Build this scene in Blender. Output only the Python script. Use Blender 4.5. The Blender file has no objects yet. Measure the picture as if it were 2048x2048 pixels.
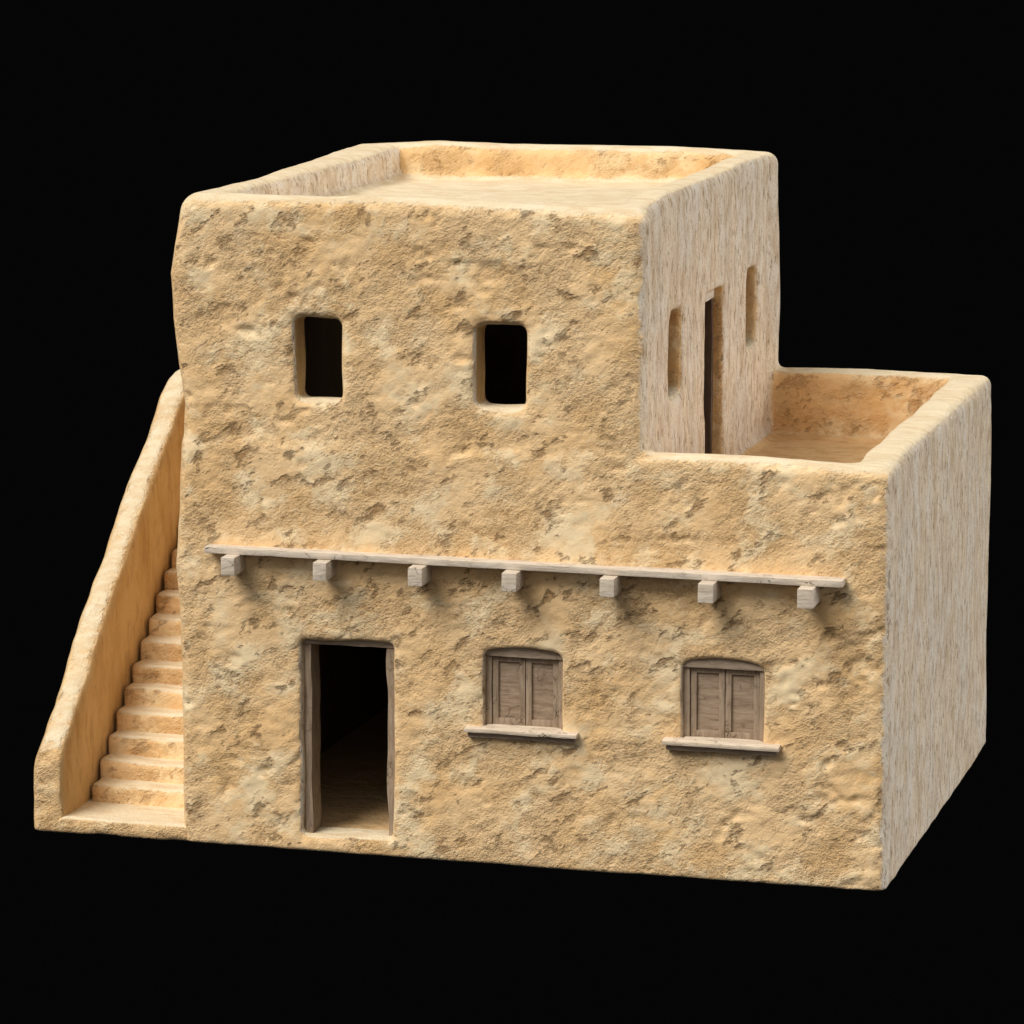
import bpy, math, random
import numpy as np
from mathutils import Matrix, Vector

random.seed(7)
scene = bpy.context.scene
COL = scene.collection

# ------------------------------------------------------------------ dimensions (metres)
W, D, H1, H2, U = 7.5, 7.07, 4.385, 6.94, 5.0     # width, depth, lower and upper height, width of the upper storey
T = 0.40                                        # wall thickness
SX = 1.733                                      # stair reaches this far left of the house
ROOF_Z, TERR_Z, FLOOR_Z = 6.55, 3.60, 0.17

# ------------------------------------------------------------------ noise on grids and on points
def lattice_noise(shape, origin, h, cell, seed, stretch=(1, 1, 1)):
    """smooth value noise in [-1, 1] on a voxel grid, sampled from a coarse random lattice"""
    rng = np.random.RandomState(seed)
    out = None
    ws = []; ns = []
    for ax in range(3):
        c = cell * stretch[ax]
        t = (np.arange(shape[ax]) * h) / c
        i = np.floor(t).astype(int); f = t - i
        n = i.max() + 4
        Wm = np.zeros((shape[ax], n), np.float32)
        w = [(1 - f) ** 3 / 6, (3 * f ** 3 - 6 * f ** 2 + 4) / 6,
             (-3 * f ** 3 + 3 * f ** 2 + 3 * f + 1) / 6, f ** 3 / 6]
        for k in range(4):
            Wm[np.arange(shape[ax]), i + k] += w[k]
        ws.append(Wm); ns.append(n)
    R = rng.uniform(-1, 1, ns).astype(np.float32)
    A = np.tensordot(ws[0], R, (1, 0))
    A = np.tensordot(A, ws[1], (1, 1)).transpose(0, 2, 1)
    A = np.tensordot(A, ws[2], (2, 1))
    return A * 1.6

def hash3(i, j, k, seed):
    n = (i * 73856093) ^ (j * 19349663) ^ (k * 83492791) ^ (seed * 2654435761)
    n = (n ^ (n >> 13)) * 1274126177
    n = n & 0xffffffff
    n = (n ^ (n >> 16)) & 0xffff
    return n.astype(np.float32) / 32767.5 - 1.0

def pnoise(P, freq, seed):
    """value noise in [-1, 1] at arbitrary points"""
    Q = P * np.asarray(freq, dtype=np.float64)
    I = np.floor(Q).astype(np.int64); F = (Q - I).astype(np.float32)
    F = F * F * (3 - 2 * F)
    r = 0
    for a in (0, 1):
        for b in (0, 1):
            for c in (0, 1):
                w = (F[:, 0] if a else 1 - F[:, 0]) * (F[:, 1] if b else 1 - F[:, 1]) * (F[:, 2] if c else 1 - F[:, 2])
                r = r + w * hash3(I[:, 0] + a, I[:, 1] + b, I[:, 2] + c, seed)
    return r

# ------------------------------------------------------------------ signed distance helpers
def sbox(X, Y, Z, lo, hi, r=0.0):
    c = [(a + b) / 2 for a, b in zip(lo, hi)]; e = [(b - a) / 2 - r for a, b in zip(lo, hi)]
    qx = np.abs(X - c[0]) - e[0]; qy = np.abs(Y - c[1]) - e[1]; qz = np.abs(Z - c[2]) - e[2]
    out = np.sqrt(np.maximum(qx, 0) ** 2 + np.maximum(qy, 0) ** 2 + np.maximum(qz, 0) ** 2)
    return out + np.minimum(np.maximum(qx, np.maximum(qy, qz)), 0) - r

def smax(a, b, k):
    h = np.maximum(k - np.abs(a - b), 0) / k
    return np.maximum(a, b) + h * h * k * 0.25

def smin(a, b, k):
    return -smax(-a, -b, k)

def surface_nets(S, origin, h):
    """quads of the zero surface of grid S (negative inside)"""
    neg = S < 0
    nx, ny, nz = S.shape
    cnt = np.zeros((nx - 1, ny - 1, nz - 1), np.uint8)
    for a in (0, 1):
        for b in (0, 1):
            for c in (0, 1):
                cnt += neg[a:nx - 1 + a, b:ny - 1 + b, c:nz - 1 + c]
    act = (cnt > 0) & (cnt < 8)
    ci = np.argwhere(act)
    idx = np.full(act.shape, -1, np.int64); idx[act] = np.arange(len(ci))
    acc = np.zeros((len(ci), 3)); num = np.zeros(len(ci))
    cor = {}
    for a in (0, 1):
        for b in (0, 1):
            for c in (0, 1):
                cor[a, b, c] = S[ci[:, 0] + a, ci[:, 1] + b, ci[:, 2] + c].astype(np.float64)
    for ax in range(3):
        for u in (0, 1):
            for v in (0, 1):
                p0 = [u, v]; p0.insert(ax, 0); p1 = list(p0); p1[ax] = 1
                s0, s1 = cor[tuple(p0)], cor[tuple(p1)]
                m = (s0 < 0) != (s1 < 0)
                t = np.where(m, s0 / np.where(m, s0 - s1, 1), 0)
                pt = np.array(p0, float)[None, :].repeat(len(ci), 0); pt[:, ax] = t
                acc[m] += pt[m]; num[m] += 1
    V = (ci + acc / num[:, None]) * h + np.asarray(origin)
    quads = []
    for ax in range(3):
        s0 = [slice(None)] * 3; s1 = [slice(None)] * 3
        s0[ax] = slice(0, -1); s1[ax] = slice(1, None)
        A, B = neg[tuple(s0)], neg[tuple(s1)]
        e = np.argwhere(A != B)
        o1, o2 = (ax + 1) % 3, (ax + 2) % 3
        ok = (e[:, o1] > 0) & (e[:, o2] > 0) & (e[:, o1] < S.shape[o1] - 1) & (e[:, o2] < S.shape[o2] - 1)
        e = e[ok]
        ins = A[e[:, 0], e[:, 1], e[:, 2]]
        def at(d1, d2):
            q = e.copy(); q[:, o1] += d1; q[:, o2] += d2
            return idx[q[:, 0], q[:, 1], q[:, 2]]
        q = np.stack([at(-1, -1), at(0, -1), at(0, 0), at(-1, 0)], 1)
        q[~ins] = q[~ins][:, ::-1]
        quads.append(q)
    return V, np.concatenate(quads)

def grid(lo, hi, h):
    n = [int(round((b - a) / h)) + 1 for a, b in zip(lo, hi)]
    ax = [np.arange(k) * h + a for k, a in zip(n, lo)]
    X = ax[0].astype(np.float32)[:, None, None]; Y = ax[1].astype(np.float32)[None, :, None]; Z = ax[2].astype(np.float32)[None, None, :]
    return X, Y, Z, tuple(n)

def relief(V, N):
    """rough lime plaster: real dents and swellings, strongest on faces that look to the front"""
    fy = np.clip((np.abs(N[:, 1]) - .55) / .35, 0, 1)
    skew = V.copy(); skew[:, 0] = V[:, 0] - .30 * V[:, 2]
    a = pnoise(skew, (2.6, 2.6, 3.4), 11)
    b = pnoise(skew, (6.0, 6.0, 8.5), 12)
    c = pnoise(skew, (13.0, 13.0, 17.0), 13)
    f = .55 * a + .5 * b + .35 * c
    dent = -np.clip(f - .38, 0, 1)
    hgt = fy * (.006 * a + .007 * b + .007 * c + .070 * dent)
    hgt += (1 - fy) * (.005 * pnoise(V, 3.1, 21) + .003 * pnoise(V, 8.0, 22))
    return V + N * hgt[:, None]

def vnormals(V, Q):
    n = np.cross(V[Q[:, 2]] - V[Q[:, 0]], V[Q[:, 3]] - V[Q[:, 1]])
    N = np.zeros_like(V)
    for k in range(4):
        for c in range(3):
            N[:, c] += np.bincount(Q[:, k], n[:, c], len(V))
    N /= np.linalg.norm(N, axis=1)[:, None] + 1e-12
    return N, n / (np.linalg.norm(n, axis=1)[:, None] + 1e-12)

def link(name, me, mat, parent):
    o = bpy.data.objects.new(name, me); COL.objects.link(o)
    if mat: me.materials.append(mat)
    o.parent = parent
    return o

def mesh_np(name, V, Q, N, mat, parent):
    used = np.unique(Q); remap = np.full(len(V), -1, np.int64); remap[used] = np.arange(len(used))
    v = V[used]; q = remap[Q]
    me = bpy.data.meshes.new(name)
    me.vertices.add(len(v)); me.vertices.foreach_set('co', v.astype(np.float32).ravel())
    me.loops.add(q.size); me.loops.foreach_set('vertex_index', q.astype(np.int32).ravel())
    me.polygons.add(len(q))
    me.polygons.foreach_set('loop_start', np.arange(0, q.size, 4, dtype=np.int32))
    me.polygons.foreach_set('loop_total', np.full(len(q), 4, np.int32))
    me.update(calc_edges=True)
    me.polygons.foreach_set('use_smooth', np.ones(len(q), bool))
    if N is not None:
        me.normals_split_custom_set_from_vertices(N[used].tolist())
    return link(name, me, mat, parent)

# ------------------------------------------------------------------ materials
class NT:
    def __init__(self, name):
        self.m = bpy.data.materials.new(name); self.m.use_nodes = True
        self.t = self.m.node_tree; self.t.nodes.clear()
        self.out = self.n('ShaderNodeOutputMaterial'); self.b = self.n('ShaderNodeBsdfPrincipled')
        self.l(self.b.outputs[0], self.out.inputs[0])
    def n(self, t, **k):
        x = self.t.nodes.new(t)
        for a, v in k.items(): setattr(x, a, v)
        return x
    def l(self, a, b): self.t.links.new(a, b)
    def set(self, sock, v):
        if hasattr(v, 'is_output') or isinstance(v, bpy.types.NodeSocket): self.l(v, sock)
        else: sock.default_value = v
    def math(self, op, a, b=0.0, clamp=False):
        x = self.n('ShaderNodeMath', operation=op, use_clamp=clamp)
        self.set(x.inputs[0], a); self.set(x.inputs[1], b); return x.outputs[0]
    def mapv(self, vec, scale=(1, 1, 1), rot=(0, 0, 0), loc=(0, 0, 0)):
        x = self.n('ShaderNodeMapping'); self.l(vec, x.inputs[0])
        x.inputs['Scale'].default_value = scale; x.inputs['Rotation'].default_value = rot; x.inputs['Location'].default_value = loc
        return x.outputs[0]
    def noise(self, vec, scale, detail=4, rough=.55, dist=0.0):
        x = self.n('ShaderNodeTexNoise'); self.l(vec, x.inputs['Vector'])
        x.inputs['Scale'].default_value = scale; x.inputs['Detail'].default_value = detail
        x.inputs['Roughness'].default_value = rough; x.inputs['Distortion'].default_value = dist
        return x.outputs[0]
    def ramp(self, f, lo, hi, smooth=True):
        x = self.n('ShaderNodeMapRange', interpolation_type='SMOOTHSTEP' if smooth else 'LINEAR')
        self.l(f, x.inputs['Value']); x.inputs['From Min'].default_value = lo; x.inputs['From Max'].default_value = hi
        return x.outputs[0]
    def mix(self, f, a, b, mode='MIX'):
        x = self.n('ShaderNodeMix', data_type='RGBA', blend_type=mode)
        self.set(x.inputs[0], f)
        for s, v in ((x.inputs[6], a), (x.inputs[7], b)):
            if isinstance(v, tuple): s.default_value = (*v, 1)
            else: self.l(v, s)
        return x.outputs[2]
    def fmix(self, f, a, b):
        x = self.n('ShaderNodeMix', data_type='FLOAT')
        self.set(x.inputs[0], f); self.set(x.inputs[2], a); self.set(x.inputs[3], b); return x.outputs[0]

def stucco(name='lime_plaster', side='washed', dark=False, floor=False):
    s = NT(name)
    tc = s.n('ShaderNodeTexCoord').outputs['Object']
    geo = s.n('ShaderNodeNewGeometry')
    sep = s.n('ShaderNodeSeparateXYZ'); s.l(geo.outputs['Normal'], sep.inputs[0])
    wob = s.math('MULTIPLY', s.math('SUBTRACT', s.noise(tc, 9, 4, .6), .5), .5)
    mx = s.ramp(s.math('ADD', s.math('ABSOLUTE', sep.outputs[0]), wob), .50, .78)
    mz = s.ramp(s.math('ADD', s.math('ABSOLUTE', sep.outputs[2]), wob), .48, .80)
    # --- front-facing plaster: cloudy pale patches, ochre ground, brown crumbly hollows
    sk = s.mapv(tc, rot=(0, math.radians(32), 0))
    skp = s.mapv(sk, scale=(.88, 1, 1.18))
    broad = s.noise(s.mapv(tc, loc=(5, 3, 1)), .75, 3, .5)
    pale = s.ramp(s.noise(skp, 1.75, 8, .66, .15), .485, .625)
    och = s.ramp(s.noise(s.mapv(sk, loc=(5, 3, 1)), 1.2, 7, .66, .2), .43, .62)
    rgh = s.ramp(s.noise(s.mapv(skp, loc=(8, 8, 3)), 1.5, 4, .6, .2), .40, .60)      # where the skin has crumbled
    pit = s.ramp(s.noise(s.mapv(sk, scale=(.80, 1, 1.5), loc=(9, 2, 4)), 3.5, 7, .68, .0), .56, .68)
    greyn = s.ramp(s.noise(s.mapv(skp, loc=(2, 7, 8)), 1.9, 7, .66, .3), .57, .70)
    grit = s.noise(tc, 46, 3, .65)
    crumb = s.noise(s.mapv(sk, scale=(.9, 1, 1.15), loc=(1, 6, 2)), 17, 5, .70, 0)
    c = s.mix(och, (.885, .622, .345), (.815, .535, .262))
    c = s.mix(s.math('MULTIPLY', s.ramp(broad, .40, .62), .35), c, (.87, .615, .345))
    c = s.mix(s.math('MULTIPLY', pale, .75), c, (.91, .755, .50))
    c = s.mix(s.math('MULTIPLY', greyn, .18), c, (.72, .575, .37))
    c = s.mix(s.math('MULTIPLY', pit, .62 if side == 'washed' else .35), c, (.44, .235, .100))
    cr = s.math('MULTIPLY', s.ramp(crumb, .54, .66), s.fmix(rgh, .20, .80))
    c = s.mix(cr, c, (.53, .30, .13))
    cy = s.mix(s.math('MULTIPLY', s.ramp(grit, .46, .30), .35), c, (.84, .70, .48))
    if side == 'ochre': cy = s.mix(1.0, cy, (.96, .92, .86), 'MULTIPLY')  # warm bounced light and shade tinted into the colour
    # --- side-facing plaster: paler and greyer, in vertical streaks
    st = s.mapv(tc, rot=(math.radians(5), 0, 0), scale=(1, 1, .34))
    s1 = s.noise(st, 7, 8, .70, 0)
    s2 = s.noise(s.mapv(tc, rot=(math.radians(-6), 0, 0), scale=(1, 1, .38), loc=(3, 1, 0)), 17, 5, .72, 0)
    s3 = s.noise(s.mapv(tc, scale=(1, 1, .6)), 1.5, 5, .6)
    sg = s.noise(s.mapv(tc, scale=(1, 1, .8)), 48, 4, .7)
    if side == 'washed':
        cx = s.mix(s.ramp(s3, .40, .62), (.79, .655, .485), (.76, .675, .56))
        s4 = s.noise(s.mapv(tc, rot=(math.radians(4), 0, 0), scale=(1, 1, .22), loc=(1, 9, 2)), 4.5, 6, .66, .15)
        cx = s.mix(s.math('MULTIPLY', s.ramp(s4, .52, .64), .50), cx, (.84, .79, .70))
        cx = s.mix(s.math('MULTIPLY', s.ramp(s4, .47, .38), .45), cx, (.60, .47, .335))
        brk = s.noise(s.mapv(tc, scale=(1, 1, .7), loc=(6, 1, 3)), 3.5, 5, .65)
        cx = s.mix(s.math('MULTIPLY', s.ramp(brk, .50, .62), .45), cx, (.57, .45, .32))
        cx = s.mix(s.math('MULTIPLY', s.ramp(s1, .505, .60), .60), cx, (.55, .40, .255))
        cx = s.mix(s.math('MULTIPLY', s.ramp(s1, .46, .37), .5), cx, (.82, .75, .655))
        cx = s.mix(s.math('MULTIPLY', s.ramp(s2, .545, .615), .82), cx, (.33, .215, .125))
        cx = s.mix(s.math('MULTIPLY', s.ramp(sg, .52, .64), .55), cx, (.42, .31, .205))
    else:  # darker ochre sides: shade painted into the colour
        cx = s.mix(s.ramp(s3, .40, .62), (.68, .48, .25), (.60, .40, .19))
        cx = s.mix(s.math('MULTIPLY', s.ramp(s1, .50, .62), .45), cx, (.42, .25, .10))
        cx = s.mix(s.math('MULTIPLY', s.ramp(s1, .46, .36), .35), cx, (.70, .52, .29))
    # --- tops, treads and floors: cream, brushed along x
    tp = s.mapv(tc, scale=(.55 if floor else .30, 1, 1))
    t1 = s.noise(tp, 9, 7, .66, .2)
    t2 = s.noise(tc, 2.6, 6, .62, .2)
    cz = s.mix(s.ramp(t1, .42, .62), (.76, .645, .455), (.68, .535, .345))
    cz = s.mix(s.math('MULTIPLY', s.ramp(t2, .48, .64), .45), cz, (.80, .70, .53))
    cz = s.mix(s.math('MULTIPLY', s.ramp(grit, .55, .70), .30), cz, (.58, .42, .25))
    if side == 'washed':                       # left-facing sides take the front colour
        left = s.ramp(sep.outputs[0], -.1, -.3)
        cx = s.mix(left, cx, cy)
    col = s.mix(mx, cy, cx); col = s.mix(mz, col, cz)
    if floor:
        col = s.mix(mz, col, s.mix(s.ramp(t1, .42, .62), (.74, .50, .26), (.62, .39, .185)))  # darker orange puts the floors' shade into their colour
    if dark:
        col = s.mix(.75, col, (.055, .035, .022))  # near-black mix puts the rooms' darkness into the plaster colour
    s.l(col, s.b.inputs['Base Color'])
    s.b.inputs['Roughness'].default_value = .95
    s.b.inputs['Specular IOR Level'].default_value = .10
    # --- relief in metres
    rough = s.math('MULTIPLY', s.fmix(rgh, .28, 1.25), s.fmix(pale, 1.0, .40))
    hy = s.math('MULTIPLY', s.math('MULTIPLY', grit, .019), rough)
    hy = s.math('SUBTRACT', hy, s.math('MULTIPLY', s.math('MULTIPLY', crumb, .040), rough))
    hy = s.math('SUBTRACT', hy, s.math('MULTIPLY', pit, .040 if side == 'washed' else .02))
    hx = s.math('ADD', s.math('MULTIPLY', s1, -.016), s.math('ADD', s.math('MULTIPLY', s2, -.020), s.math('MULTIPLY', sg, -.009)))
    hz = s.math('ADD', s.math('MULTIPLY', t1, -.016), s.math('ADD', s.math('MULTIPLY', grit, .010), s.math('MULTIPLY', t2, .05)))
    h = s.fmix(mz, s.fmix(mx, hy, hx), hz)
    bp = s.n('ShaderNodeBump'); bp.inputs['Strength'].default_value = 1.0; bp.inputs['Distance'].default_value = 1.0
    s.l(h, bp.inputs['Height']); s.l(bp.outputs[0], s.b.inputs['Normal'])
    return s.m

def wood(name, light, dark, crack, axis=0, rough=.85):
    s = NT(name)
    tc0 = s.n('ShaderNodeTexCoord').outputs['Object']
    oi = s.n('ShaderNodeObjectInfo').outputs['Random']
    off = s.n('ShaderNodeVectorMath', operation='SCALE'); off.inputs[0].default_value = (31, 17, 23); s.l(oi, off.inputs['Scale'])
    ad = s.n('ShaderNodeVectorMath', operation='ADD'); s.l(tc0, ad.inputs[0]); s.l(off.outputs[0], ad.inputs[1])
    tc = ad.outputs[0]
    sc = [1, 1, 1]; sc[axis] = .14
    g = s.noise(s.mapv(tc, scale=tuple(sc)), 26, 7, .66, .3)
    g2 = s.noise(s.mapv(tc, scale=tuple(sc), loc=(4, 4, 4)), 70, 4, .6)
    sp = s.noise(tc, 9, 8, .72, .2)
    ck = s.n('ShaderNodeTexNoise'); ck.inputs['Scale'].default_value = 3.2; ck.inputs['Detail'].default_value = 3
    sc2 = [1.6, 1.6, 1.6]; sc2[axis] = .8
    s.l(s.mapv(tc, scale=tuple(sc2), loc=(2, 5, 3)), ck.inputs['Vector'])
    line = s.ramp(s.math('ABSOLUTE', s.math('SUBTRACT', ck.outputs[0], .5)), .0050, .0010)
    c = s.mix(s.ramp(g, .36, .68), light, dark)
    c = s.mix(s.math('MULTIPLY', s.ramp(sp, .54, .70), .5), c, crack)
    c = s.mix(s.math('MULTIPLY', s.ramp(g2, .58, .72), .35), c, crack)
    line = s.math('MULTIPLY', line, s.ramp(s.noise(tc, 1.7, 2, .5), .50, .60))
    c = s.mix(s.math('MULTIPLY', line, .75), c, tuple(x * .35 for x in crack))
    s.l(c, s.b.inputs['Base Color'])
    s.b.inputs['Roughness'].default_value = rough; s.b.inputs['Specular IOR Level'].default_value = .2
    h = s.math('ADD', s.math('MULTIPLY', g, .008), s.math('MULTIPLY', sp, .006))
    h = s.math('SUBTRACT', h, s.math('MULTIPLY', line, .008))
    bp = s.n('ShaderNodeBump'); bp.inputs['Distance'].default_value = 1.0
    s.l(h, bp.inputs['Height']); s.l(bp.outputs[0], s.b.inputs['Normal'])
    return s.m

M_ST = stucco()
M_SHADE_OCHRE = stucco('shade_ochre_plaster', 'ochre')  # shade and warm bounce painted in: stairs, reveals, back walls
M_FLOOR = stucco('shade_toned_floor_plaster', 'washed', False, True)  # floor plaster coloured as it looks in shade
M_ROOM = stucco('shade_dark_room_plaster', 'ochre', True)  # darkened so the rooms look unlit through the openings
M_PALE = wood('weathered_pale_timber', (.70, .615, .515), (.54, .455, .36), (.22, .165, .12), 0)
M_SILL = wood('weathered_sill_timber', (.72, .61, .49), (.56, .455, .34), (.24, .165, .11), 0)
M_BROWN = wood('aged_brown_timber', (.40, .305, .22), (.27, .195, .135), (.10, .062, .038), 2)
M_BROWNX = wood('aged_brown_lintel_timber', (.43, .335, .25), (.30, .22, .16), (.11, .07, .045), 0)
M_DARK = wood('shade_dark_door_timber', (.13, .092, .066), (.085, .058, .040), (.04, .025, .017), 2)  # darkened to stand in for the shade in the terrace doorway
M_PANEL = wood('aged_shutter_timber', (.40, .30, .215), (.27, .19, .13), (.10, .062, .038), 0)

# ------------------------------------------------------------------ the house as one thing
house = bpy.data.objects.new('adobe_house', None); COL.objects.link(house)
house.empty_display_size = 1.0
house['label'] = 'two storey sand coloured adobe house with roof terrace, outside staircase and wooden shutters'
house['category'] = 'house'

# --- the moulded shell
h = 0.026
LO = (-.42, -.16, -.16); HI = (W + .16, D + .16, H2 + .18)
X, Y, Z, n = grid(LO, HI, h)
warp = .044 * lattice_noise(n, LO, h, .85, 1) + .016 * lattice_noise(n, LO, h, .34, 2)
# the left wall swells and sinks, and leans out towards the back
zz = np.array([-1, 0, 1.95, 2.5, 3.0, 3.6, 4.2, 4.7, 5.2, 5.64, 6.1, 6.6, 6.95, 8])
dx = np.array([0, 0, 0, .015, .045, .0, -.03, -.045, .03, .075, .09, .0, -.07, -.07])
lx = np.interp(Z[0, 0], zz, dx).astype(np.float32)[None, None, :]
back = np.clip((Y - 2.5) / 4.5, 0, 1) * (np.clip((Z - 4.4) / 1.5, 0, 1) * .16 + np.clip((Z - 6.2) / .5, 0, 1) * .10)
fall = np.clip(1 - X / 1.4, 0, 1); fall = fall * fall * (3 - 2 * fall)
Xw = X + (lx + back) * fall - (.018 + .032 * np.clip((Y - .5) / 3, 0, 1)) * np.clip(X - 3, 0, 1)
ridge = np.interp(X[:, 0, 0], [-.3, .2, .9, 1.8, 2.4, 4.2, 5], [-.0, .02, .055, .01, .025, .02, -.01]).astype(np.float32)[:, None, None] * np.clip((Y - 5) / 2, 0, 1)
Zw = Z - ridge * np.clip((Z - 6.4) / .3, 0, 1)
Yw = Y + 0 * X
Zl = Z + .07 * np.clip(1 - Y / 1.2, 0, 1) * np.clip((X - 6.2) / 1.2, 0, 1) * np.clip((Z - 3.9) / .4, 0, 1)
Zw = Zw + .085 * np.clip(1 - Y / 1.2, 0, 1) * np.clip((X - 2.5) / 2.4, 0, 1) * np.clip((Z - 6.4) / .4, 0, 1)
low = sbox(Xw, Yw, Zl, (0, 0, -1), (W, D, H1), .135)
upp = sbox(Xw, Yw, Zw, (0, 0, -1), (U, D, H2), .16)
S = smin(low, upp, .10)
S += warp * .8 * (.35 + .65 * np.clip(Z / 1.5, 0, 1)) * np.clip((np.minimum(np.minimum(X + .2, Y + .35), 1.0)), .55, 1)
S = smax(S, -(Z + 0 * X), .035)
# cavities open to the sky
cw = .030 * lattice_noise(n, LO, h, .45, 5)
S = smax(S, -(sbox(X - .13 * np.clip((Y - 1.5) / 5, 0, 1) * np.clip(1 - X / 3, 0, 1), Yw, Z, (T, T, ROOF_Z), (U - T, D - T, 9), .12) + cw), .17)
terr = sbox(X, Yw, Z, (U - .01, T - .10, TERR_Z), (W - T, D - T, 9), .14) + cw * np.clip((X - U - .1) / .3, 0, 1)
terr = smax(terr, -(X + 0 * Y) + (U - .06) + 0 * terr, .05)          # keep clear of the upper wall
S = smax(S, -terr, .11)
# rooms
S = np.maximum(S, -sbox(X, Yw, Z, (T + .02, T + .02, FLOOR_Z), (W - T - .02, D - T, 3.30), .04))
S = np.maximum(S, -sbox(X, Yw, Z, (T + .02, T + .02, 3.75), (U - T - .02, D - T, 6.25), .04))
# openings
ow = .022 * lattice_noise(n, LO, h, .30, 9)
def cut(S, lo, hi, r, k):
    return smax(S, -(sbox(X, Yw, Z, lo, hi, r) + ow), k)
S = cut(S, (1.315, -1, 4.815), (1.800, 1.0, 5.665), .075, .12)
S = cut(S, (3.265, -1, 4.815), (3.755, 1.0, 5.650), .075, .12)
S = cut(S, (U - 1.0, 1.38, 4.765), (U + 1, 2.02, 5.645), .13, .10)
S = cut(S, (U - 1.0, 5.38, 4.795), (U + 1, 6.02, 5.68), .13, .10)
S = cut(S, (U - 1.0, 3.13, 3.62), (U + 1, 4.11, 5.655), .06, .07)
S = cut(S, (1.350, -1, .185), (2.350, 1.0, 2.275), .05, .09)
# shuttered niches with a low arched head
for (a, b) in ((3.335, 4.165), (5.425, 6.262)):
    c0 = (a + b) / 2
    arch = -.055 * ((X - c0) / .42) ** 2
    nb = sbox(X, Yw, Z - arch, (a, -1, 1.47), (b, .19, 2.315), .06)
    S = smax(S, -(nb + ow * .35), .05)

V, Q = surface_nets(S.astype(np.float32), LO, h)
del S, warp, cw, ow, low, upp, terr
N, _ = vnormals(V, Q)
# calm the relief where timber meets plaster
V2 = relief(V, N)
flat = np.zeros(len(V))
V = V2; V[:, 2] = np.maximum(V[:, 2], 0.0)
N, FN = vnormals(V, Q)
C = V[Q].mean(1)
inner = (C[:, 0] > .12) & (C[:, 0] < W - .12) & (C[:, 1] > .16) & (C[:, 1] < D - .16)
up = FN[:, 2] > .6
cls = np.zeros(len(Q), int)                                       # 0 lower storey
cls[(C[:, 2] > H1 - .02) & (C[:, 0] < U + .12)] = 1                # 1 upper storey
cls[(C[:, 2] > TERR_Z - .03) & (C[:, 2] <= H1 - .02) & (C[:, 0] < U + .10) & (C[:, 0] > U - .7) & (C[:, 1] > .36) & (C[:, 1] < D - .42)] = 1
cls[C[:, 2] > ROOF_Z] = 2                                          # 2 roof parapet
cls[(C[:, 2] > TERR_Z - .02) & (C[:, 0] > U + .10) & (cls == 0)] = 3   # 3 terrace parapet
cls[inner & (FN[:, 1] < -.5) & (C[:, 1] > D - T - .2) & (C[:, 2] > TERR_Z - .02) & (C[:, 0] > U + .05)] = 12
cls[inner & (FN[:, 1] < -.5) & (C[:, 1] > D - T - .2) & (C[:, 2] > ROOF_Z)] = 13
cls[up & inner & (np.abs(C[:, 2] - ROOF_Z) < .07) & (C[:, 0] < U - T + .05)] = 4
cls[up & (np.abs(C[:, 2] - TERR_Z) < .07) & (C[:, 0] > U + .02) & inner] = 5
cls[up & (np.abs(C[:, 2] - FLOOR_Z) < .06) & (C[:, 1] > T)] = 6
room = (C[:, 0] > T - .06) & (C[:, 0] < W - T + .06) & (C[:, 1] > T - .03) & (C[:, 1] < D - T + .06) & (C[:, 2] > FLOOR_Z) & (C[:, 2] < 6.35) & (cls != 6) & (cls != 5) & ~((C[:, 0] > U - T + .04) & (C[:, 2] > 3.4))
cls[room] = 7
thick = (C[:, 1] > .055) & (C[:, 1] < T + .02)
for (a, b, z0, z1) in ((1.2, 1.9, 4.7, 5.8), (3.15, 3.87, 4.7, 5.8), (3.2, 4.3, 1.3, 2.4), (5.3, 6.4, 1.3, 2.4)):
    cls[thick & (C[:, 0] > a) & (C[:, 0] < b) & (C[:, 2] > z0) & (C[:, 2] < z1)] = 8
cls[thick & (C[:, 0] > 1.25) & (C[:, 0] < 2.45) & (C[:, 2] > FLOOR_Z + .05) & (C[:, 2] < 2.4)] = 9
thick = (C[:, 0] < U - .055) & (C[:, 0] > U - T - .02)
for (a, b, z0, z1) in ((1.25, 2.15, 4.65, 5.8), (5.25, 6.15, 4.65, 5.8)):
    cls[thick & (C[:, 1] > a) & (C[:, 1] < b) & (C[:, 2] > z0) & (C[:, 2] < z1)] = 10
cls[thick & (C[:, 1] > 3.0) & (C[:, 1] < 4.22) & (C[:, 2] > TERR_Z + .06) & (C[:, 2] < 5.8)] = 11
names = ['lower_storey_wall', 'upper_storey_wall', 'roof_parapet', 'terrace_parapet', 'flat_roof', 'terrace_floor', 'room_floor', 'room_wall']
M_REV = M_SHADE_OCHRE  # reveals take the darker ochre that stands for shade in the openings
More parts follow.
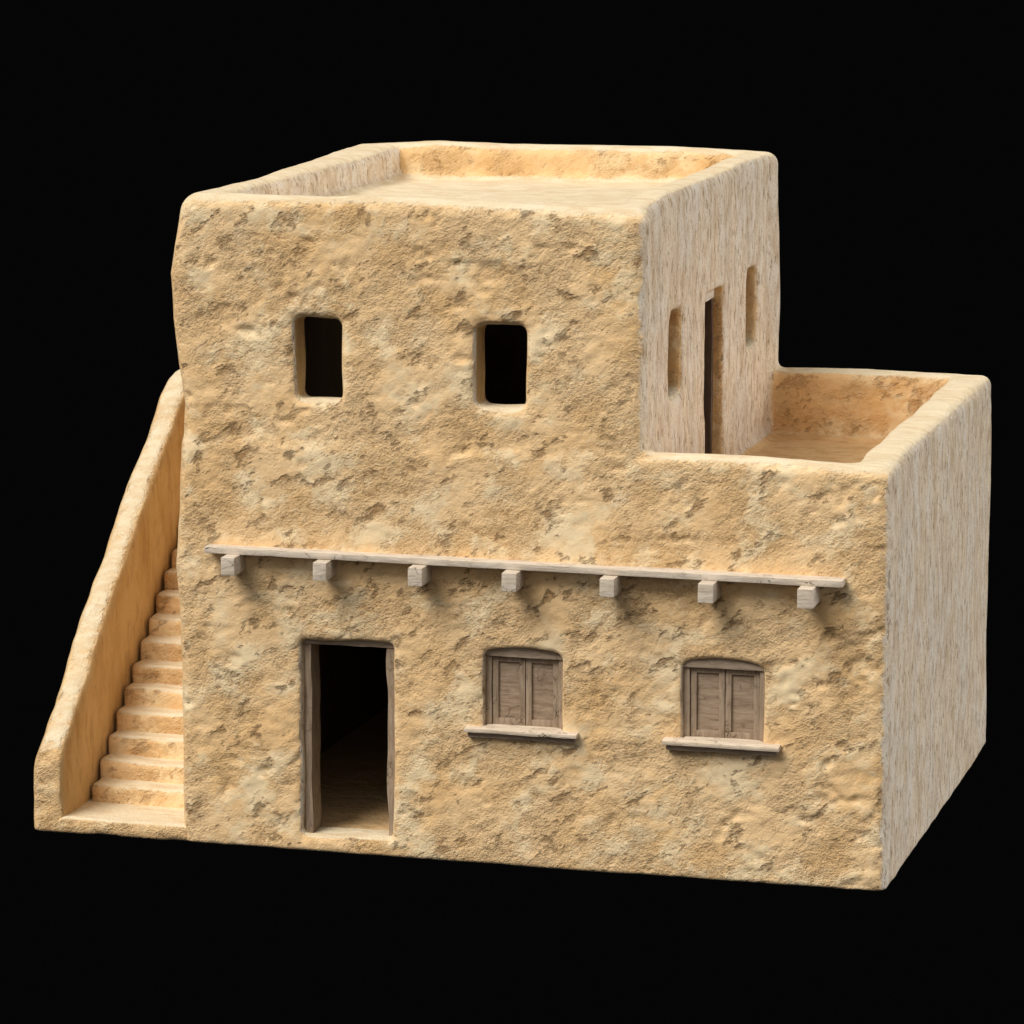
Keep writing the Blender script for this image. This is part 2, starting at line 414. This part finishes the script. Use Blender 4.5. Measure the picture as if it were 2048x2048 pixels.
# each opening's reveal is a part of its own
nxt = 12
split = []
for k, nm, ax in ((8, 'window_recess', 0), (9, 'doorway', 0), (10, 'window_slot', 1), (11, 'doorway', 1)):
    for lo_, hi_ in {8: ((1.2, 1.9), (3.15, 3.87), (5.3, 6.4)), 9: ((0, 9),), 10: ((0, 3), (3, 9)), 11: ((0, 9),)}[k]:
        m = (cls == k) & (C[:, ax] > lo_) & (C[:, ax] < hi_)
        if k == 8 and lo_ == 3.15:
            split += [(nm, m & (C[:, 2] > 4))]
            m = (cls == k) & (C[:, 0] > 3.2) & (C[:, 0] < 4.3) & (C[:, 2] < 4)
        split.append((nm, m))
for nm, m in split:
    if m.any(): mesh_np(nm, V, Q[m], N, M_REV, house)
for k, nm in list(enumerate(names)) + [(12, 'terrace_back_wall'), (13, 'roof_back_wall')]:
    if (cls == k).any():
        mesh_np(nm, V, Q[cls == k], N, {'terrace_back_wall': M_SHADE_OCHRE, 'roof_back_wall': M_SHADE_OCHRE, 'room_wall': M_ROOM, 'terrace_floor': M_FLOOR, 'room_floor': M_FLOOR}.get(nm, M_ST), house)  # back walls, floors and rooms take the plasters with painted shade

# ------------------------------------------------------------------ staircase
def small_sdf(name, lo, hi, h, fn, parent, seed, amp=.012, mat=None):
    X, Y, Z, n = grid(lo, hi, h)
    S = fn(X, Y, Z) + amp * lattice_noise(n, lo, h, .30, seed) + amp * .5 * lattice_noise(n, lo, h, .13, seed + 50)
    V, Q = surface_nets(S.astype(np.float32), lo, h)
    N, _ = vnormals(V, Q); V = relief(V, N)
    N, _ = vnormals(V, Q)
    return mesh_np(name, V, Q, N, mat or M_SHADE_OCHRE, parent)

XI = -1.375                                       # inner face of the stair parapet
N_ST = 16; Y0, RUN, Z0, RISE = .76, .270, .375, .2135
def base_fn(X, Y, Z):
    a = sbox(X, Y, Z, (XI - .2, -.005, -1), (.10, D, FLOOR_Z + .0), .06)
    m = np.interp(Y[0, :, 0], [0, Y0 + .2, Y0 + .2 + RUN * N_ST, 9], [-1, -.1, Z0 + RISE * N_ST - .45, Z0 + RISE * N_ST - .45])[None, :, None]
    b = smax(sbox(X, Y, Z, (XI - .1, Y0 + .1, -1), (.06, D - .05, 5), .02), Z - m, .03)
    return smax(smin(a, b, .05), -(Z + 0 * X), .03)
stair = small_sdf('staircase', (XI - .3, -.12, -.10), (.2, D + .10, 3.6), .035, base_fn, house, 71, .008)

PY = [-1, .0, .10, .50, .90, 1.30, 1.75, 2.2, 2.8, 3.35, 3.9, 4.45, 4.60, 9]
PZ = [.84, .84, .93, 1.26, 1.60, 1.99, 2.36, 2.71, 3.20, 3.60, 4.02, 4.43, 4.46, 4.42]
def par_fn(X, Y, Z):
    top = np.interp(Y[0, :, 0], PY, PZ)[None, :, None]
    tilt = (X - (XI - .18)) * .25
    d = (Z - top - tilt) * .77
    b = sbox(X, Y, Z, (-SX + .01, .0, -1), (XI, D, 9), .075)
    r = smax(b, d, .16)
    return smax(r, -(Z + 0 * X), .03)
small_sdf('stair_parapet', (-SX - .14, -.12, -.10), (XI + .14, D + .12, 4.6), .028, par_fn, stair, 83, .016)
for i in range(N_ST):
    ya, zt = Y0 + RUN * i + random.uniform(-.012, .012), Z0 + RISE * i + random.uniform(-.008, .008)
    yb = ya + RUN + .30 if i < N_ST - 1 else D - .02
    def step_fn(X, Y, Z, ya=ya, zt=zt, yb=yb):
        b = sbox(X, Y + .05 * np.clip((X + .9) / .9, -1, 1), Z, (XI + .010, ya, zt - RISE - .22), (.05, yb, zt), .075)
        c = sbox(X, Y, Z, (XI + .010, ya - .5, -1), (2, 9, 9), .07)
        return smax(b, c, .07)
    small_sdf('step', (XI - .10, ya - .17, zt - RISE - .32), (.16, yb + .12, zt + .10), .024, step_fn, stair, 100 + i, .012)

# ------------------------------------------------------------------ timber pieces
def timber(name, lo, hi, mat, parent, bevel=.01, seg=.06, amp=.005, seed=0, shape=None, loc=(0, 0, 0)):
    """a squared timber: subdivided box with eased, slightly irregular edges (coordinates in the object's own frame)"""
    lo = np.array(lo, float); hi = np.array(hi, float)
    import bmesh
    bm = bmesh.new()
    n = [max(1, int(round((b - a) / seg))) for a, b in zip(lo, hi)]
    tmp = {}
    def vert(i, j, k):
        key = (i, j, k)
        if key not in tmp:
            tmp[key] = bm.verts.new([lo[q] + (hi[q] - lo[q]) * key[q] / n[q] for q in range(3)])
        return tmp[key]
    def quad(a, b, c, d): bm.faces.new((a, b, c, d))
    for ax in range(3):
        u, v = (ax + 1) % 3, (ax + 2) % 3
        for side in (0, n[ax]):
            for i in range(n[u]):
                for j in range(n[v]):
                    def P(a, b):
                        k = [0, 0, 0]; k[ax] = side; k[u] = a; k[v] = b
                        return vert(*k)
                    q = [P(i, j), P(i + 1, j), P(i + 1, j + 1), P(i, j + 1)]
                    if side == 0: q.reverse()
                    quad(*q)
    bm.normal_update()
    ed = [e for e in bm.edges if len(e.link_faces) == 2 and e.link_faces[0].normal.dot(e.link_faces[1].normal) < .5]
    bmesh.ops.bevel(bm, geom=ed, offset=bevel, segments=2, affect='EDGES', profile=.6)
    P = np.array([v.co[:] for v in bm.verts]); off = np.array([seed * 3.7, seed * 1.9, seed * 2.3])
    for c in range(3):
        P[:, c] += amp * pnoise(P + off, 5.0, 31 + c) + amp * .5 * pnoise(P + off, 14.0, 41 + c)
    if shape is not None: P = shape(P)
    for v, p in zip(bm.verts, P): v.co = p
    me = bpy.data.meshes.new(name); bm.to_mesh(me); bm.free()
    for p in me.polygons: p.use_smooth = True
    me.set_sharp_from_angle(angle=math.radians(35))
    o = link(name, me, mat, parent); o.location = loc
    return o

# string course plank and the seven beam ends under it
def sag(P):
    P[:, 2] -= (P[:, 0] - .36) / 6.73 * .036 + .012 * np.sin((P[:, 0] - .4) / 6.7 * math.pi) * 0
    return P
timber('ledge_plank', (.355, -.212, 3.190), (7.085, .06, 3.257), M_PALE, house, .008, .09, .004, 1, sag)
cx = [(.602, .752), (1.606, 1.750), (2.630, 2.782), (3.624, 3.778), (4.650, 4.800), (5.662, 5.820), (6.668, 6.824)]
corb = timber('beam_end', (-.075, -.195, -.095), (.075, .26, .095), M_PALE, house, .006, .05, .002, 4)
for i, (a, b) in enumerate(cx):
    o = corb if i == 0 else corb.copy()
    if i:
        COL.objects.link(o); o.parent = house
    zt = 3.190 - ((a + b) / 2 - .36) / 6.73 * .036
    o.location = ((a + b) / 2, -.195, zt - .098)
    o.scale = ((b - a) / .150, 1, 1 + random.uniform(-.02, .03))
    o.rotation_euler = (0, random.uniform(-.015, .015), random.uniform(-.02, .02))

# door frames: two posts and a lintel set a little back in the opening
def wavy(amp, side):
    def f(P):
        w = amp * (np.sin(P[:, 2] * 5.1 + 1.2) * .6 + np.sin(P[:, 2] * 9.3) * .4)
        m = (P[:, 0] < 0) if side > 0 else (P[:, 0] > 0)
        P[:, 0] += w * m
        return P
    return f
def door_frame(loc, rot, jm, lm, yb=.23, drop=0):
    fr = bpy.data.objects.new('door_frame', None); COL.objects.link(fr); fr.parent = house
    fr.location = loc; fr.rotation_euler = (0, 0, rot)
    hw, hz = .505, 2.09
    timber('jamb', (-.046, -.15, -.02), (.046, .15, hz - .055), jm, fr, .010, .07, .004, 5, wavy(.006, -1), (-hw + .045, yb, 0))
    timber('jamb', (-.046, -.15, -.03), (.046, .15, hz - .055), jm, fr, .010, .07, .004, 6, wavy(.014, 1), (hw - .045, yb, 0))
    timber('lintel', (-hw, -.16, -.032 - drop), (hw, .15, .030), lm, fr, .010, .07, .005, 7, None, (0, yb, hz - .022))
    return fr
door_frame((1.850, 0, .185), 0, M_BROWN, M_BROWNX)
fr2 = door_frame((U, 3.62, 3.62), math.pi / 2, M_DARK, M_PALE, .29, .13)  # dark jambs carry the doorway's shade in their colour
timber('door_leaf', (-.42, .30, .01), (.42, .35, 2.03), M_DARK, fr2, .006, .08, .003, 90)

# shuttered windows
def shutter(parent, x0, x1, z0, z1, y, seed, flip):
    """one leaf: stiles and rails round a sunk panel, all one mesh"""
    import bmesh
    pieces = []
    sw, rw = .062, .060
    ns = []
    ns.append(timber('tmp', (x0, y, z0), (x0 + sw, y + .045, z1), M_BROWN, None, .006, .08, .002, seed))
    ns.append(timber('tmp', (x1 - sw, y, z0), (x1, y + .045, z1), M_BROWN, None, .006, .08, .002, seed + 1))
    ns.append(timber('tmp', (x0 + sw - .002, y + .001, z0), (x1 - sw + .002, y + .044, z0 + rw + .01), M_BROWN, None, .006, .08, .002, seed + 2))
    ns.append(timber('tmp', (x0 + sw - .002, y + .001, z1 - rw), (x1 - sw + .002, y + .044, z1), M_BROWN, None, .006, .08, .002, seed + 3))
    ns.append(timber('tmp', (x0 + sw - .01, y + .027, z0 + rw - .01), (x1 - sw + .01, y + .040, z1 - rw + .01), M_PANEL, None, .002, .06, .002, seed + 4))
    me = bpy.data.meshes.new('shutter'); bm = bmesh.new()
    for k, o in enumerate(ns):
        st = len(bm.faces); bm.from_mesh(o.data); bm.faces.ensure_lookup_table()
        for f in bm.faces[st:]: f.material_index = 1 if k == 4 else 0
        m = o.data; bpy.data.objects.remove(o); bpy.data.meshes.remove(m)
    bm.to_mesh(me); bm.free()
    me.set_sharp_from_angle(angle=math.radians(35))
    o = link('shutter', me, M_BROWN, parent); me.materials.append(M_PANEL)
    return o

def window(cx0, w, seed):
    e = bpy.data.objects.new('shuttered_window', None); COL.objects.link(e); e.parent = house
    e.location = (cx0, 0, 1.47)
    hw = w / 2
    def archlin(P):
        t = (P[:, 2] - (.745)) / .09
        P[:, 2] -= np.clip(t, 0, 1) * .055 * (P[:, 0] / hw) ** 2
        return P
    timber('window_lintel', (-hw - .03, .045, .735), (hw + .03, .20, .845), M_BROWNX, e, .006, .06, .003, seed, archlin)
    timber('window_jamb', (-hw - .02, .075, -.01), (-hw + .062, .20, .737), M_BROWN, e, .008, .07, .004, seed + 1)
    timber('window_jamb', (hw - .055, .068, -.01), (hw + .02, .20, .737), M_BROWN, e, .008, .07, .004, seed + 2)
    shutter(e, -hw + .066, .000, .004, .733, .098, seed + 3, False)
    shutter(e, .007, hw - .058, .002, .733, .100, seed + 9, True)
    def sillshape(P):
        P[:, 2] += -.10 * np.clip(-P[:, 1], 0, 1) * (P[:, 2] > -.02)
        return P
    # broad upper board and narrower board beneath, the sill
    sl = timber('window_sill', (-hw - .185, -.125, -.052), (hw + .185, .035, .004), M_SILL, e, .012, .08, .004, seed + 20, sillshape)
    # inner part of the sill runs back into the niche
    import bmesh
    bm = bmesh.new(); bm.from_mesh(sl.data)
    for lo, hi, s2 in (((-hw + .015, .030, -.05), (hw - .015, .11, .006), 21), ((-hw - .155, -.070, -.112), (hw + .155, .03, -.050), 22)):
        o = timber('tmp', lo, hi, M_SILL, None, .006, .08, .003, seed + s2); st = len(bm.faces); bm.from_mesh(o.data)
        bm.faces.ensure_lookup_table()
        for f in bm.faces[st:]: f.material_index = 1 if s2 == 22 else 0
        m = o.data; bpy.data.objects.remove(o); bpy.data.meshes.remove(m)
    bm.to_mesh(sl.data); bm.free(); sl.data.materials.append(M_BROWNX); sl.data.set_sharp_from_angle(angle=math.radians(35))
    return e
window(3.750, .830, 11)
window(5.845, .838, 51)

# ------------------------------------------------------------------ world, lamps, camera
w = bpy.data.worlds.new('World'); scene.world = w; w.use_nodes = True
bg = w.node_tree.nodes['Background']; bg.inputs[0].default_value = (.0016, .0016, .0016, 1); bg.inputs[1].default_value = 1.0

def sun(name, d, e, ang, col):
    l = bpy.data.lights.new(name, 'SUN'); l.energy = e; l.angle = math.radians(ang); l.color = col
    o = bpy.data.objects.new(name, l); COL.objects.link(o)
    o.rotation_euler = Vector(d).to_track_quat('-Z', 'Y').to_euler(); o.location = (0, 0, 12)
sun('key_lamp', (.80, 1.0, -1.62), 3.65, 36, (1, .955, .88))
sun('front_fill', (-.05, 1.0, -.75), .48, 80, (1, .96, .90))  # added soft fill from the front to lower the contrast
sun('side_lamp', (-1.0, -.28, -.32), 2.1, 46, (1, .98, .96))
sun('dome_fill', (.0, .55, -1.0), .48, 120, (1, .96, .90))  # added wide overhead fill in place of ambient light

cam = bpy.data.cameras.new('camera'); co = bpy.data.objects.new('camera', cam); COL.objects.link(co)
cpos = Vector((13.945264715, -39.340676392, 10.668917984))
r = Vector((.94828975, .31724084, -.01023695)); u = Vector((-.03787484, .14511842, .9886891)); f = Vector((-.31513813, .93717602, -.14962975))
co.matrix_world = Matrix(((r.x, u.x, -f.x, cpos.x), (r.y, u.y, -f.y, cpos.y), (r.z, u.z, -f.z, cpos.z), (0, 0, 0, 1)))
cam.sensor_width = 36; cam.lens = 4006.137 / 1024 * 36
cam.shift_x = 270.024 / 1024; cam.shift_y = -73.507 / 1024
cam.clip_end = 500
scene.camera = co
scene.view_settings.view_transform = 'Standard'; scene.view_settings.look = 'None'
scene.view_settings.exposure = 0; scene.view_settings.gamma = 1; scene.view_settings.use_curve_mapping = False
scene.cycles.max_bounces = 8; scene.cycles.diffuse_bounces = 5
